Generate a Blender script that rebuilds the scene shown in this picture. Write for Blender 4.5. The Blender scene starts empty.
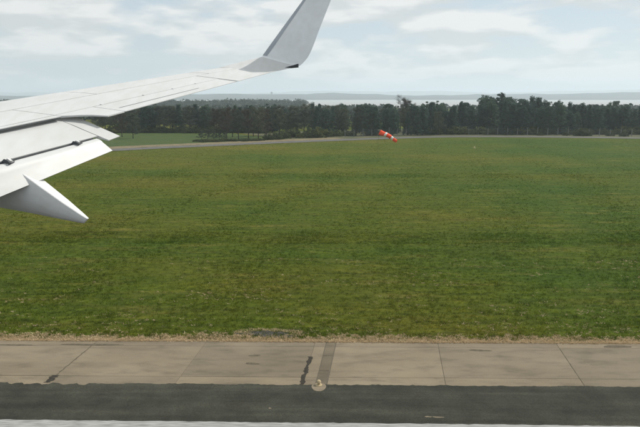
import bpy, math, random
import numpy as np
from mathutils import Vector, Matrix

# ------------------------------------------------------------------ camera, sky, sun, exposure
scene = bpy.context.scene
COL = scene.collection
CAM_H = 11.0                      # the aircraft is about to touch down: cabin window 11 m up
FPX, CX, CY = 620.0, 320.0, 213.5  # focal length and centre on the 640 px wide photograph
PITCH = math.atan((CY - 96.7) / FPX)
YAW = math.radians(0.8)
cam_data = bpy.data.cameras.new('camera')
cam = bpy.data.objects.new('camera', cam_data)
COL.objects.link(cam)
cam.location = (0, 0, CAM_H)
cam.rotation_euler = (math.pi / 2 - PITCH, 0, YAW)
cam_data.sensor_width = 36.0
cam_data.lens = 36.0 * FPX / 640.0
cam_data.clip_start = 0.1
cam_data.clip_end = 60000
scene.camera = cam

SUN_AZ = math.radians(64)         # clockwise from the view direction (+Y)
SUN_EL = math.radians(47)
sun_data = bpy.data.lights.new('sun', 'SUN')
sun_data.energy = 3.4
sun_data.angle = math.radians(0.6)
sun_data.color = (1.0, 0.95, 0.87)
sun = bpy.data.objects.new('sun', sun_data)
COL.objects.link(sun)
sdir = Vector((math.sin(SUN_AZ) * math.cos(SUN_EL), math.cos(SUN_AZ) * math.cos(SUN_EL), math.sin(SUN_EL)))
sun.rotation_euler = sdir.to_track_quat('Z', 'Y').to_euler()
sun.location = (60, 60, 90)

world = bpy.data.worlds.new('World')
scene.world = world
world.use_nodes = True
wn, wl = world.node_tree.nodes, world.node_tree.links
wn.clear()
w_out = wn.new('ShaderNodeOutputWorld')
w_bg = wn.new('ShaderNodeBackground')
w_bg.inputs['Strength'].default_value = 0.115
sky = wn.new('ShaderNodeTexSky')
sky.sky_type = 'NISHITA'
sky.sun_disc = False
sky.sun_elevation = SUN_EL
sky.sun_rotation = SUN_AZ
sky.altitude = 10
sky.air_density = 1.0
sky.dust_density = 0.8
sky.ozone_density = 2.0
w_tc = wn.new('ShaderNodeTexCoord')
w_map = wn.new('ShaderNodeMapping')
w_map.inputs['Scale'].default_value = (3.4, 3.4, 12.0)
w_map.inputs['Location'].default_value = (1.3, 0.4, 0.62)
w_noise = wn.new('ShaderNodeTexNoise')
w_noise.inputs['Scale'].default_value = 1.9
w_noise.inputs['Detail'].default_value = 10.0
w_noise.inputs['Roughness'].default_value = 0.5
w_noise.inputs['Distortion'].default_value = 0.1
w_ramp = wn.new('ShaderNodeValToRGB')
w_ramp.color_ramp.elements[0].position = 0.41
w_ramp.color_ramp.elements[0].color = (0.0, 0.0, 0.0, 1)
w_ramp.color_ramp.elements[1].position = 0.53
w_ramp.color_ramp.elements[1].color = (0.95, 0.95, 0.95, 1)
w_map2 = wn.new('ShaderNodeMapping')
w_map2.inputs['Scale'].default_value = w_map.inputs['Scale'].default_value
w_map2.inputs['Location'].default_value = Vector(w_map.inputs['Location'].default_value) + Vector((0.0, 0.0, 0.22))
w_noise2 = wn.new('ShaderNodeTexNoise')
for k_ in ('Scale', 'Detail', 'Roughness', 'Distortion'):
    w_noise2.inputs[k_].default_value = w_noise.inputs[k_].default_value
w_dif = wn.new('ShaderNodeMath'); w_dif.operation = 'SUBTRACT'
w_mul = wn.new('ShaderNodeMath'); w_mul.operation = 'MULTIPLY_ADD'
w_mul.inputs[1].default_value = 3.0
w_mul.inputs[2].default_value = 0.5
wl.new(w_noise.outputs['Fac'], w_dif.inputs[0])
wl.new(w_noise2.outputs['Fac'], w_dif.inputs[1])
wl.new(w_dif.outputs[0], w_mul.inputs[0])
w_ccol = wn.new('ShaderNodeValToRGB')       # cloud base grey to cloud top white
w_ccol.color_ramp.elements[0].position = 0.30
w_ccol.color_ramp.elements[0].color = (5.35, 5.6, 5.65, 1)
w_ccol.color_ramp.elements[1].position = 0.66
w_ccol.color_ramp.elements[1].color = (7.2, 7.2, 7.1, 1)
w_mix = wn.new('ShaderNodeMix')
w_mix.data_type = 'RGBA'
wl.new(w_tc.outputs['Generated'], w_map.inputs['Vector'])
wl.new(w_map.outputs['Vector'], w_noise.inputs['Vector'])
wl.new(w_noise.outputs['Fac'], w_ramp.inputs['Fac'])
wl.new(w_tc.outputs['Generated'], w_map2.inputs['Vector'])
wl.new(w_map2.outputs['Vector'], w_noise2.inputs['Vector'])
wl.new(w_mul.outputs[0], w_ccol.inputs['Fac'])
wl.new(w_ramp.outputs['Color'], w_mix.inputs[0])
w_veil = wn.new('ShaderNodeMix')             # thin high cloud over the blue
w_veil.data_type = 'RGBA'
w_veil.inputs[0].default_value = 0.72
w_veil.inputs[7].default_value = (4.85, 5.5, 5.95, 1)
wl.new(sky.outputs['Color'], w_veil.inputs[6])
wl.new(w_veil.outputs[2], w_mix.inputs[6])
wl.new(w_ccol.outputs['Color'], w_mix.inputs[7])
wl.new(w_mix.outputs[2], w_bg.inputs['Color'])
wl.new(w_bg.outputs['Background'], w_out.inputs['Surface'])

vs = scene.view_settings
vs.view_transform = 'Standard'
vs.look = 'None'
vs.gamma = 1.0
vs.exposure = 0.12
vs.use_curve_mapping = False
scene.cycles.volume_bounces = 1
scene.cycles.max_bounces = 8
scene.cycles.transparent_max_bounces = 16

# ------------------------------------------------------------------ helpers
def ray(u, v):
    x, y = (u - CX) / FPX, -(v - CY) / FPX
    d = np.array([x, math.cos(PITCH) + y * math.sin(PITCH), -math.sin(PITCH) + y * math.cos(PITCH)])
    c, s = math.cos(YAW), math.sin(YAW)
    return np.array([c * d[0] - s * d[1], s * d[0] + c * d[1], d[2]])

def ground(u, v):
    d = ray(u, v)
    return d[:2] * (-CAM_H / d[2])

def link(name, mesh, mat=None, parent=None):
    o = bpy.data.objects.new(name, mesh)
    COL.objects.link(o)
    if mat is not None and not mesh.materials:
        mesh.materials.append(mat)
    if parent is not None:
        o.parent = parent
    return o

def mesh_from(verts, faces, smooth=False):
    me = bpy.data.meshes.new('mesh')
    me.from_pydata([tuple(map(float, v)) for v in verts], [], faces)
    me.update()
    if smooth:
        me.polygons.foreach_set('use_smooth', [True] * len(me.polygons))
    return me

def tri_mesh(V, rnd=None):
    """V: (n,3,3) array of triangles, rnd: value per triangle"""
    n = len(V)
    me = bpy.data.meshes.new('mesh')
    me.vertices.add(n * 3)
    me.loops.add(n * 3)
    me.polygons.add(n)
    me.vertices.foreach_set('co', V.reshape(-1).astype(np.float32))
    me.loops.foreach_set('vertex_index', np.arange(n * 3, dtype=np.int32))
    me.polygons.foreach_set('loop_start', np.arange(0, n * 3, 3, dtype=np.int32))
    if rnd is not None:
        a = me.attributes.new('rnd', 'FLOAT', 'POINT')
        a.data.foreach_set('value', np.repeat(rnd, 3).astype(np.float32))
    me.update()
    me.validate()
    return me

def tag(o, label=None, cat=None, group=None, kind=None):
    if label: o['label'] = label
    if cat: o['category'] = cat
    if group: o['group'] = group
    if kind: o['kind'] = kind
    return o

def empty(name, loc, label, cat, group=None):
    o = bpy.data.objects.new(name, None)
    COL.objects.link(o)
    o.location = loc
    o.empty_display_size = 0.3
    return tag(o, label, cat, group)

def box_mesh(x0, x1, y0, y1, z0, z1):
    v = [(x, y, z) for z in (z0, z1) for y in (y0, y1) for x in (x0, x1)]
    f = [(0, 2, 3, 1), (4, 5, 7, 6), (0, 1, 5, 4), (2, 6, 7, 3), (0, 4, 6, 2), (1, 3, 7, 5)]
    return v, f

def tube(pts, rads, sides=6):
    """swept tube -> verts, faces"""
    V, F = [], []
    pts = [Vector(p) for p in pts]
    for i, p in enumerate(pts):
        t = (pts[min(i + 1, len(pts) - 1)] - pts[max(i - 1, 0)]).normalized()
        a = t.cross(Vector((0.31, 0.87, 0.2))).normalized()
        b = t.cross(a)
        for k in range(sides):
            an = 2 * math.pi * k / sides
            V.append(p + (a * math.cos(an) + b * math.sin(an)) * rads[i])
    for i in range(len(pts) - 1):
        for k in range(sides):
            k2 = (k + 1) % sides
            F.append((i * sides + k, i * sides + k2, (i + 1) * sides + k2, (i + 1) * sides + k))
    F.append(tuple(range(sides))[::-1])
    F.append(tuple((len(pts) - 1) * sides + k for k in range(sides)))
    return V, F

def merge(parts):
    V, F = [], []
    for v, f in parts:
        o = len(V)
        V += list(v)
        F += [tuple(i + o for i in q) for q in f]
    return V, F

# ------------------------------------------------------------------ materials
class NT:
    def __init__(self, name):
        self.m = bpy.data.materials.new(name)
        self.m.use_nodes = True
        self.n, self.l = self.m.node_tree.nodes, self.m.node_tree.links
        self.b = self.n['Principled BSDF']
        self.out = self.n['Material Output']
        self.pos = self.n.new('ShaderNodeNewGeometry').outputs['Position']
    def noise(self, scale, detail=4, stretch=(1, 1, 1), rough=0.55, offset=0.0):
        mp = self.n.new('ShaderNodeMapping')
        mp.inputs['Scale'].default_value = stretch
        mp.inputs['Location'].default_value = (offset, offset * 1.7, offset * .3)
        nz = self.n.new('ShaderNodeTexNoise')
        nz.inputs['Scale'].default_value = scale
        nz.inputs['Detail'].default_value = detail
        nz.inputs['Roughness'].default_value = rough
        self.l.new(self.pos, mp.inputs['Vector'])
        self.l.new(mp.outputs['Vector'], nz.inputs['Vector'])
        return nz.outputs['Fac']
    def ramp(self, fac, stops):
        r = self.n.new('ShaderNodeValToRGB')
        el = r.color_ramp.elements
        while len(el) < len(stops):
            el.new(0.5)
        for e, (p, c) in zip(el, stops):
            e.position = p
            e.color = (*c, 1) if len(c) == 3 else c
        self.l.new(fac, r.inputs['Fac'])
        return r.outputs['Color']
    def mask(self, fac, lo, hi):
        return self.ramp(fac, [(lo, (0, 0, 0)), (hi, (1, 1, 1))])
    def mix(self, fac, a, b, mode='MIX'):
        x = self.n.new('ShaderNodeMix')
        x.data_type = 'RGBA'
        x.blend_type = mode
        for i, val in ((0, fac), (6, a), (7, b)):
            if hasattr(val, 'is_linked') or isinstance(val, bpy.types.NodeSocket):
                self.l.new(val, x.inputs[i])
            elif i == 0:
                x.inputs[0].default_value = val
            else:
                x.inputs[i].default_value = (*val, 1)
        return x.outputs[2]
    def attr(self, name):
        a = self.n.new('ShaderNodeAttribute')
        a.attribute_name = name
        return a.outputs['Fac']
    def color(self, c):
        if isinstance(c, tuple): self.b.inputs['Base Color'].default_value = (*c, 1)
        else: self.l.new(c, self.b.inputs['Base Color'])
        return self
    def set(self, rough=0.8, metal=0.0, spec=0.3):
        self.b.inputs['Roughness'].default_value = rough
        self.b.inputs['Metallic'].default_value = metal
        self.b.inputs['Specular IOR Level'].default_value = spec
        return self
    def bump(self, fac, strength=0.3, dist=0.02):
        bp = self.n.new('ShaderNodeBump')
        bp.inputs['Strength'].default_value = strength
        bp.inputs['Distance'].default_value = dist
        self.l.new(fac, bp.inputs['Height'])
        self.l.new(bp.outputs['Normal'], self.b.inputs['Normal'])
        return self
    def translucent(self, fac, col):
        t = self.n.new('ShaderNodeBsdfTranslucent')
        if isinstance(col, tuple): t.inputs['Color'].default_value = (*col, 1)
        else: self.l.new(col, t.inputs['Color'])
        mx = self.n.new('ShaderNodeMixShader')
        mx.inputs[0].default_value = fac
        self.l.new(self.b.outputs[0], mx.inputs[1])
        self.l.new(t.outputs[0], mx.inputs[2])
        self.l.new(mx.outputs[0], self.out.inputs['Surface'])
        return self

def grass_color(nt, blades=False):
    patch = nt.noise(0.05, 5, (0.6, 1, 1))
    sep = nt.n.new('ShaderNodeSeparateXYZ'); nt.l.new(nt.pos, sep.inputs[0])
    side = nt.n.new('ShaderNodeMapRange')                # the field is lusher towards one end
    side.inputs['From Min'].default_value, side.inputs['From Max'].default_value = -50, 50
    side.inputs['To Min'].default_value, side.inputs['To Max'].default_value = 0.08, -0.09
    nt.l.new(sep.outputs['X'], side.inputs['Value'])
    add = nt.n.new('ShaderNodeMath'); nt.l.new(patch, add.inputs[0]); nt.l.new(side.outputs[0], add.inputs[1])
    patch = add.outputs[0]
    streak = nt.noise(0.60, 8, (0.22, 1, 1), 0.72)
    fine = nt.noise(2.2, 9, (0.45, 1, 1), 0.78, 3.0)
    base = nt.ramp(patch, [(0.32, (0.035, 0.070, 0.005)), (0.5, (0.060, 0.080, 0.006)), (0.68, (0.092, 0.090, 0.011))])
    straw = nt.mix(nt.noise(1.1, 3), (0.17, 0.138, 0.040), (0.12, 0.108, 0.024))
    c = nt.mix(nt.mask(streak, 0.53, 0.80), base, straw)
    f2 = nt.ramp(fine, [(0.33, (0.50, 0.54, 0.46)), (0.5, (1.05, 1.05, 1.0)), (0.68, (1.75, 1.6, 1.4))])
    rows = nt.noise(1.5, 5, (0.07, 1, 1), 0.65, 9.0)      # mower rows run along the runway
    c = nt.mix(1.0, c, nt.ramp(rows, [(0.34, (0.80, 0.83, 0.78)), (0.5, (1, 1, 1)), (0.66, (1.2, 1.16, 1.1))]), 'MULTIPLY')
    return nt.mix(1.0, c, f2, 'MULTIPLY'), fine

def mat_ground():
    nt = NT('mown_grass_ground')
    c, fine = grass_color(nt)
    nt.color(c).set(0.95, 0, 0.1).bump(fine, 0.9, 0.12)
    return nt.m

def mat_blades():
    nt = NT('grass_blades')
    c, _ = grass_color(nt)
    r = nt.attr('rnd')
    c = nt.mix(1.0, c, nt.ramp(r, [(0.0, (0.95, 1.0, 0.85)), (0.6, (1.35, 1.35, 1.1)), (0.85, (1.7, 1.6, 1.4)), (1.0, (2.9, 2.4, 2.3))]), 'MULTIPLY')
    nt.color(c).set(0.8, 0, 0.15).translucent(0.5, c)
    return nt.m

def mat_straw():
    nt = NT('dry_straw')
    r = nt.attr('rnd')
    c = nt.ramp(r, [(0.0, (0.34, 0.25, 0.14)), (0.5, (0.60, 0.47, 0.29)), (0.88, (0.74, 0.61, 0.42)), (1.0, (0.14, 0.16, 0.04))])
    nt.color(c).set(0.85, 0, 0.15).translucent(0.3, c)
    return nt.m

def mat_leaf(name, dark, light, trans=0.25):
    nt = NT(name)
    r = nt.attr('rnd')
    info = nt.n.new('ShaderNodeObjectInfo').outputs['Random']
    c = nt.mix(r, dark, light)
    c = nt.mix(1.0, c, nt.ramp(info, [(0.0, (0.72, 0.75, 0.78)), (0.5, (1, 1, 1)), (1.0, (1.35, 1.22, 1.05))]), 'MULTIPLY')
    nt.color(c).set(0.75, 0, 0.2).translucent(trans, c)
    return nt.m

def mat_simple(name, c1, c2, scale=3.0, rough=0.8, metal=0.0, bump=0.15, spec=0.3, stretch=(1, 1, 1), dist=0.01):
    nt = NT(name)
    nz = nt.noise(scale, 5, stretch)
    nt.color(nt.ramp(nz, [(0.3, c1), (0.7, c2)])).set(rough, metal, spec)
    if bump: nt.bump(nz, bump, dist)
    return nt.m

def mat_concrete(name, tint=1.0):
    nt = NT(name)
    big = nt.noise(0.35, 4, (0.5, 1, 1))
    mid = nt.noise(1.7, 6, (0.35, 1, 1), 0.65, 4)
    fine = nt.noise(22, 4, (1, 1, 1), 0.7)
    c = nt.ramp(big, [(0.3, (0.172 * tint, 0.142 * tint, 0.097 * tint)), (0.7, (0.230 * tint, 0.192 * tint, 0.134 * tint))])
    c = nt.mix(1.0, c, nt.ramp(mid, [(0.28, (0.66, 0.66, 0.66)), (0.5, (1, 1, 1)), (0.75, (1.14, 1.13, 1.1))]), 'MULTIPLY')
    c = nt.mix(1.0, c, nt.ramp(fine, [(0.3, (0.85, 0.85, 0.85)), (0.7, (1.12, 1.12, 1.12))]), 'MULTIPLY')
    r = nt.n.new('ShaderNodeObjectInfo').outputs['Random']
    c = nt.mix(1.0, c, nt.ramp(r, [(0, (0.87, 0.87, 0.88)), (1, (1.08, 1.07, 1.06))]), 'MULTIPLY')
    nt.color(c).set(0.9, 0, 0.2).bump(fine, 0.25, 0.008)
    return nt.m

def mat_asphalt():
    nt = NT('runway_asphalt')
    big = nt.noise(1.3, 7, (0.06, 1, 1), 0.65)
    fine = nt.noise(30, 4)
    c = nt.ramp(big, [(0.3, (0.029, 0.030, 0.024)), (0.5, (0.041, 0.042, 0.033)), (0.7, (0.062, 0.061, 0.048))])
    wear = nt.noise(0.8, 6, (1, 1, 1), 0.7, 5.0)
    c = nt.mix(1.0, c, nt.ramp(wear, [(0.35, (0.8, 0.8, 0.8)), (0.65, (1.2, 1.2, 1.18))]), 'MULTIPLY')
    c = nt.mix(1.0, c, nt.ramp(fine, [(0.3, (0.7, 0.7, 0.7)), (0.7, (1.35, 1.35, 1.35))]), 'MULTIPLY')
    nt.color(c).set(1.0, 0, 0.1).bump(fine, 0.4, 0.006)
    return nt.m

def mat_wing(name, c=(0.62, 0.63, 0.625), rough=0.42):
    nt = NT(name)
    d = nt.noise(0.8, 5, (1, 1, 1), 0.6)
    d2 = nt.noise(7.0, 5, (1.0, 0.15, 1), 0.6)
    k = nt.ramp(d, [(0.3, (0.90, 0.90, 0.89)), (0.7, (1.0, 1.0, 1.0))])
    k2 = nt.ramp(d2, [(0.35, (0.94, 0.93, 0.91)), (0.65, (1, 1, 1))])
    nt.color(nt.mix(1.0, nt.mix(1.0, k, c, 'MULTIPLY'), k2, 'MULTIPLY')).set(rough, 0.0, 0.4)
    return nt.m

def mat_water():
    nt = NT('estuary_water')
    nt.color((0.34, 0.345, 0.335)).set(0.55, 0, 0.5)
    nt.bump(nt.noise(0.35, 4, (0.5, 1, 1)), 0.35, 0.6)
    return nt.m

M = dict(
    ground=mat_ground(), blades=mat_blades(), straw=mat_straw(),
    concrete=mat_concrete('shoulder_concrete'), duct=mat_concrete('duct_concrete', 0.72), pad=mat_concrete('pad_concrete', 0.95),
    asphalt=mat_asphalt(),
    paint=mat_simple('worn_white_paint', (0.19, 0.19, 0.18), (0.38, 0.38, 0.36), 6.0, 0.8, stretch=(0.3, 2.5, 1)),
    tar=mat_simple('bitumen_seal', (0.030, 0.027, 0.022), (0.06, 0.055, 0.045), 8, 1.0, spec=0.05),
    stain=mat_simple('stained_concrete', (0.085, 0.072, 0.052), (0.14, 0.118, 0.085), 6, 1.0, spec=0.05),
    joint=mat_simple('joint_dirt', (0.085, 0.072, 0.052), (0.13, 0.11, 0.08), 8, 0.95),
    patch=mat_simple('old_tarmac_patch', (0.035, 0.035, 0.033), (0.085, 0.082, 0.07), 3, 1.0, spec=0.05),
    road=mat_simple('perimeter_tarmac', (0.085, 0.083, 0.076), (0.13, 0.125, 0.115), 0.6, 0.9),
    verge=mat_simple('dry_verge', (0.12, 0.10, 0.05), (0.22, 0.175, 0.10), 0.5, 0.95),
    field=mat_simple('green_field', (0.026, 0.056, 0.004), (0.050, 0.072, 0.006), 0.25, 0.95),
    scrub=mat_simple('rough_grass', (0.055, 0.07, 0.028), (0.11, 0.10, 0.05), 0.25, 0.95),
    pine=mat_leaf('evergreen_needles', (0.040, 0.072, 0.058), (0.088, 0.142, 0.108), 0.4),
    twig=mat_leaf('bare_twigs', (0.045, 0.036, 0.027), (0.085, 0.072, 0.05), 0.1),
    ivy=mat_leaf('dull_green_foliage', (0.052, 0.066, 0.048), (0.110, 0.125, 0.088)),
    shrub=mat_leaf('shrub_leaves', (0.04, 0.055, 0.02), (0.10, 0.12, 0.045)),
    bark=mat_simple('bark', (0.035, 0.028, 0.02), (0.09, 0.075, 0.06), 4, 0.95),
    water=mat_water(),
    hill=mat_simple('far_hill_fields', (0.014, 0.028, 0.026), (0.045, 0.06, 0.045), 0.004, 0.95, bump=0),
    mud=mat_simple('shore_mud', (0.22, 0.21, 0.17), (0.32, 0.30, 0.25), 0.02, 0.95, bump=0),
    wood=mat_simple('far_wood_foliage', (0.03, 0.05, 0.04), (0.07, 0.09, 0.06), 0.05, 0.95, bump=0),
    wing=mat_wing('wing_white_paint'), winglet=mat_wing('winglet_paint', (0.83, 0.86, 0.89), 0.35),
    edge=mat_simple('bare_leading_edge', (0.30, 0.33, 0.36), (0.38, 0.41, 0.44), 2.0, 0.35, 0.6, 0),
    flapdark=mat_simple('gap_shade_bracket_grey', (0.05, 0.055, 0.06), (0.09, 0.095, 0.10), 5, 0.7, bump=0),  # dark grey of the flap brackets, also the painted shade in the flap gaps
    fairing=mat_wing('fairing_paint', (0.72, 0.73, 0.74), 0.4),
    metal=mat_simple('grey_fitting_metal', (0.16, 0.165, 0.17), (0.24, 0.245, 0.25), 9, 0.5, 0.4, 0),
    lens=mat_simple('dark_lamp_lens', (0.02, 0.025, 0.03), (0.04, 0.045, 0.05), 9, 0.15, 0, 0),
    orange=mat_simple('orange_fabric', (0.80, 0.075, 0.025), (0.88, 0.10, 0.035), 2, 0.75, bump=0),
    white=mat_simple('white_fabric', (0.68, 0.66, 0.64), (0.78, 0.76, 0.74), 2, 0.75, bump=0),
    pole=mat_simple('dull_pole_paint', (0.09, 0.105, 0.05), (0.13, 0.14, 0.07), 2, 0.7, bump=0),
    post=mat_simple('post_concrete', (0.15, 0.16, 0.15), (0.23, 0.235, 0.22), 3, 0.9),
    wire=mat_simple('fence_wire', (0.16, 0.17, 0.17), (0.22, 0.22, 0.22), 3, 0.6, 0.5, 0),
    cream=mat_simple('cream_paint', (0.34, 0.27, 0.15), (0.46, 0.37, 0.22), 8, 0.6, bump=0),
    blue=mat_simple('pale_blue_paint', (0.10, 0.17, 0.22), (0.14, 0.22, 0.28), 3, 0.6, bump=0),
    tower=mat_simple('tower_concrete', (0.13, 0.13, 0.13), (0.2, 0.2, 0.2), 0.1, 0.9, bump=0),
)

rng = np.random.default_rng(11)
random.seed(5)

# ------------------------------------------------------------------ ground, water, hills
Y_EDGE = 26.75     # concrete meets grass
Y_TAR = 22.42      # asphalt meets concrete

def coast(x):      # distance at which the airfield ends in the estuary
    return 640 + 60 * math.sin(x * 0.004) + 25 * math.sin(x * 0.017 + 1)

def build_ground():
    xs = np.concatenate([-np.geomspace(6000, 60, 28), np.linspace(-50, 50, 21), np.geomspace(60, 6000, 28)])
    V, F = [], []
    rows = [Y_EDGE, 28, 30, 34, 40, 50, 65, 80, 100, 130, 170, 230, 320, 450, None, 'a', 'b']
    for r in rows:
        for x in xs:
            c = coast(x)
            if r is None: y, z = c - 20, -0.6
            elif r == 'a': y, z = c, -2.2
            elif r == 'b': y, z = c + 60, -6
            else: y, z = r, (0.0 if r != Y_EDGE else -0.03)
            V.append((x, y, z + (0.02 * math.sin(x * .7 + y) * (30 < y < 300))))
    n = len(xs)
    for j in range(len(rows) - 1):
        for i in range(n - 1):
            F.append((j * n + i, j * n + i + 1, (j + 1) * n + i + 1, (j + 1) * n + i))
    o = link('ground', mesh_from(V, F, True), M['ground'])
    tag(o, kind='structure')
build_ground()

# the base under runway and shoulder, and what lies behind the aircraft
v, f = box_mesh(-3000, 3000, -300, Y_EDGE, -0.5, -0.014)
tag(link('shoulder', mesh_from(v, f), M['joint']), kind='structure')
shoulder = COL.objects['shoulder']

tag(link('water', mesh_from([(-14000, 560, -1.6), (14000, 560, -1.6), (14000, 13000, -1.6), (-14000, 13000, -1.6)], [(0, 1, 2, 3)]), M['water']), kind='structure')

def ridge(name, y0, depth, hfun, x0, x1, n, mat):
    xs = np.linspace(x0, x1, n)
    prof = [(0, -2.5), (0.02, 0.04), (0.25, 0.45), (0.6, 1.0), (1.0, 0.85)]
    V, F = [], []
    for t, k in prof:
        for x in xs:
            wob = 60 * math.sin(x * 0.003 + t * 3) + 30 * math.sin(x * 0.011)
            z = -3.5 if k < 0 else hfun(x + t * 900) * k - 1.0
            V.append((x, y0 + depth * t + wob, z))
    for j in range(len(prof) - 1):
        for i in range(n - 1):
            F.append((j * n + i, j * n + i + 1, (j + 1) * n + i + 1, (j + 1) * n + i))
    tag(link(name, mesh_from(V, F, True), mat), kind='structure')

def h_near(x):
    return 30 + 9 * math.sin(x * 0.0016 + 0.5) + 6 * math.sin(x * 0.0049 + 2) + 3 * math.sin(x * 0.013) + 1.5 * math.sin(x * 0.041) + (16 if -700 < x < -300 else 0) * math.sin((x + 700) / 400 * math.pi) + max(0, x) * 0.003
def h_far(x):
    return 75 + 0.008 * max(0, x) + 22 * math.sin(x * 0.0009 + 0.6) + 10 * math.sin(x * 0.0027) + 4 * math.sin(x * 0.009)
ridge('hills', 2500, 900, lambda x: h_near(x * 2.0) * .64, -9000, 9000, 420, M['hill'])
ridge('far_hills', 6500, 1500, lambda x: h_far(x * 1.6) * .72, -13000, 13000, 300, M['hill'])

# wooded low spit across the inlet, seen between wing and tree belt
V, F = [], []
spit = [(-1500, 640), (-900, 650), (-300, 640), (-60, 690), (-20, 800), (-10, 950), (-40, 1150), (-60, 1250), (-120, 1340), (-900, 1380), (-1800, 1360)]
for k, z in ((1.0, -2.6), (0.985, -0.9)):
    for x, y in spit:
        V.append((-700 + (x + 700) * k, 1280 + (y - 1280) * k, z))
n = len(spit)
F = [(i, (i + 1) % n, n + (i + 1) % n, n + i) for i in range(n)] + [tuple(range(n, 2 * n))]
tag(link('spit', mesh_from(V, F), M['mud']), kind='structure')

# ------------------------------------------------------------------ runway, paint, concrete shoulder
def edge_jag(x):
    return Y_TAR + 0.018 * math.sin(x * .83) + 0.010 * math.sin(x * 4.1 + 1) + 0.04 * max(0, math.sin(x * .37) * math.sin(x * 2.9 + 1)) 
xs = list(np.linspace(-1500, -60, 20)) + list(np.arange(-59, 59.01, 0.12)) + list(np.linspace(60, 1500, 20))
V, F = [], []
for x in xs:
    e = edge_jag(x) + (random.uniform(-.035, .035) if abs(x) < 60 else 0)
    if -13.5 < x < -9.2:    # broken lip of the asphalt on the left
        e -= 0.10 * (math.sin(x * 9) > 0.1)
    V += [(x, -60, 0.014), (x, e, 0.014), (x, e, -0.03)]
for i in range(len(xs) - 1):
    for k in range(2):
        F.append((3 * i + k, 3 * i + 3 + k, 3 * i + 4 + k, 3 * i + 1 + k))
runway = tag(link('runway', mesh_from(V, F), M['asphalt']), kind='structure')
xs2 = list(np.linspace(-1500, -60, 10)) + list(np.arange(-59, 59.01, 0.2)) + list(np.linspace(60, 1500, 10))
V = []
for x in xs2:
    V += [(x, 18.62 + random.uniform(-.015, .015), 0.018), (x, 19.56 - .006 * max(-60, min(60, x)) + random.uniform(-.03, .02), 0.018)]
F = [(2 * i, 2 * i + 2, 2 * i + 3, 2 * i + 1) for i in range(len(xs2) - 1)]
link('edge_line', mesh_from(V, F), M['paint'], runway)

# slab joints: they cross the shoulder a few degrees off square
SKEW = math.tan(math.radians(5.6))
jx = [ground(51.6, 378.8)[0], ground(177, 380.5)[0], ground(303, 382)[0], ground(445.8, 384)[0], ground(585, 385.7)[0]]
jy0 = ground(177, 380.5)[1]
jx = [jx[0] - 5.0 * k for k in range(6, 0, -1)] + jx + [jx[-1] + 5.2 * k for k in range(1, 7)]
# the middle joint lies left of the cable duct; the duct takes its own strip
duct_c0, duct_c1 = ground(315.5, 384)[0], ground(327.5, 384)[0]
rows = [(22.2, 23.10), (23.112, 26.175), (26.187, 26.74)]
def slab(x0, x1, y0, y1, dz):
    g = 0.006
    def X(x, y): return x + (y - jy0) * SKEW
    b = 0.012
    base = [(X(x0, y0) + g, y0), (X(x1, y0) - g, y0), (X(x1, y1) - g, y1), (X(x0, y1) + g, y1)]
    top = [(X(x0, y0) + g + b, y0 + b), (X(x1, y0) - g - b, y0 + b), (X(x1, y1) - g - b, y1 - b), (X(x0, y1) + g + b, y1 - b)]
    V = [(x, y, -0.2) for x, y in base] + [(x, y, dz - b) for x, y in base] + [(x, y, dz) for x, y in top]
    F = [(8, 9, 10, 11)]
    for r in (0, 4):
        for i in range(4):
            F.append((r + i, r + (i + 1) % 4, r + 4 + (i + 1) % 4, r + 4 + i))
    return mesh_from(V, F)
for (y0, y1) in rows:
    cuts = []
    for a, b in zip(jx[:-1], jx[1:]):
        if a < duct_c0 < b:
            cuts += [(a, duct_c0), (duct_c1, b)]
        else:
            cuts.append((a, b))
    for a, b in cuts:
        link('concrete_slab', slab(a, b, y0, y1, random.uniform(-.006, .003)), M['concrete'], shoulder)
for sgn, xe in ((-1, jx[0]), (1, jx[-1])):
    a, b = sorted((xe + sgn * 0.4, sgn * 1500))
    link('concrete_strip', slab(a, b, 22.2, 26.7, -0.002), M['concrete'], shoulder)
# cable duct: a row of darker covers from the light out to the grass
yy = 22.25
while yy < 26.5:
    y2 = min(yy + 1.50, 26.73)
    link('duct_cover', slab(duct_c0 + .02, duct_c1 - .02, yy, y2 - .004, random.uniform(-.012, -.006)), M['duct'], shoulder)
    yy = y2
# bitumen seal on the cracked joint, thin strips on other joints
def ribbon(pts, w, z, name, mat, parent, jit=0.0):
    V = []
    for x, y in pts:
        a, b = w * (1 + random.uniform(-jit, jit)), w * (1 + random.uniform(-jit, jit))
        V += [(x - a / 2, y, z), (x + b / 2, y, z)]
    F = [(2 * i, 2 * i + 1, 2 * i + 3, 2 * i + 2) for i in range(len(pts) - 1)]
    return link(name, mesh_from(V, F), mat, parent)
j3 = jx[8]
ribbon([(j3 + (y - jy0) * SKEW - 0.02 + random.uniform(-.03, .03), y) for y in np.arange(22.45, 25.2, 0.12)], 0.16, 0.006, 'crack_seal', M['tar'], shoulder, 0.7)
j1 = jx[6]
ribbon([(j1 + (y - jy0) * SKEW + random.uniform(-.02, .02), y) for y in np.arange(22.5, 23.15, 0.08)], 0.28, 0.006, 'crack_seal', M['tar'], shoulder, 0.5)
ribbon([(j1 + (y - jy0) * SKEW + random.uniform(-.02, .02), y) for y in np.arange(23.2, 26.6, 0.15)], 0.05, 0.006, 'crack_seal', M['stain'], shoulder, 0.6)
for j in (jx[10],):
    ribbon([(j + (y - jy0) * SKEW + random.uniform(-.015, .015), y) for y in np.arange(22.5, 26.1, 0.15)], 0.020, 0.006, 'crack_seal', M['stain'], shoulder, 0.8)

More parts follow.
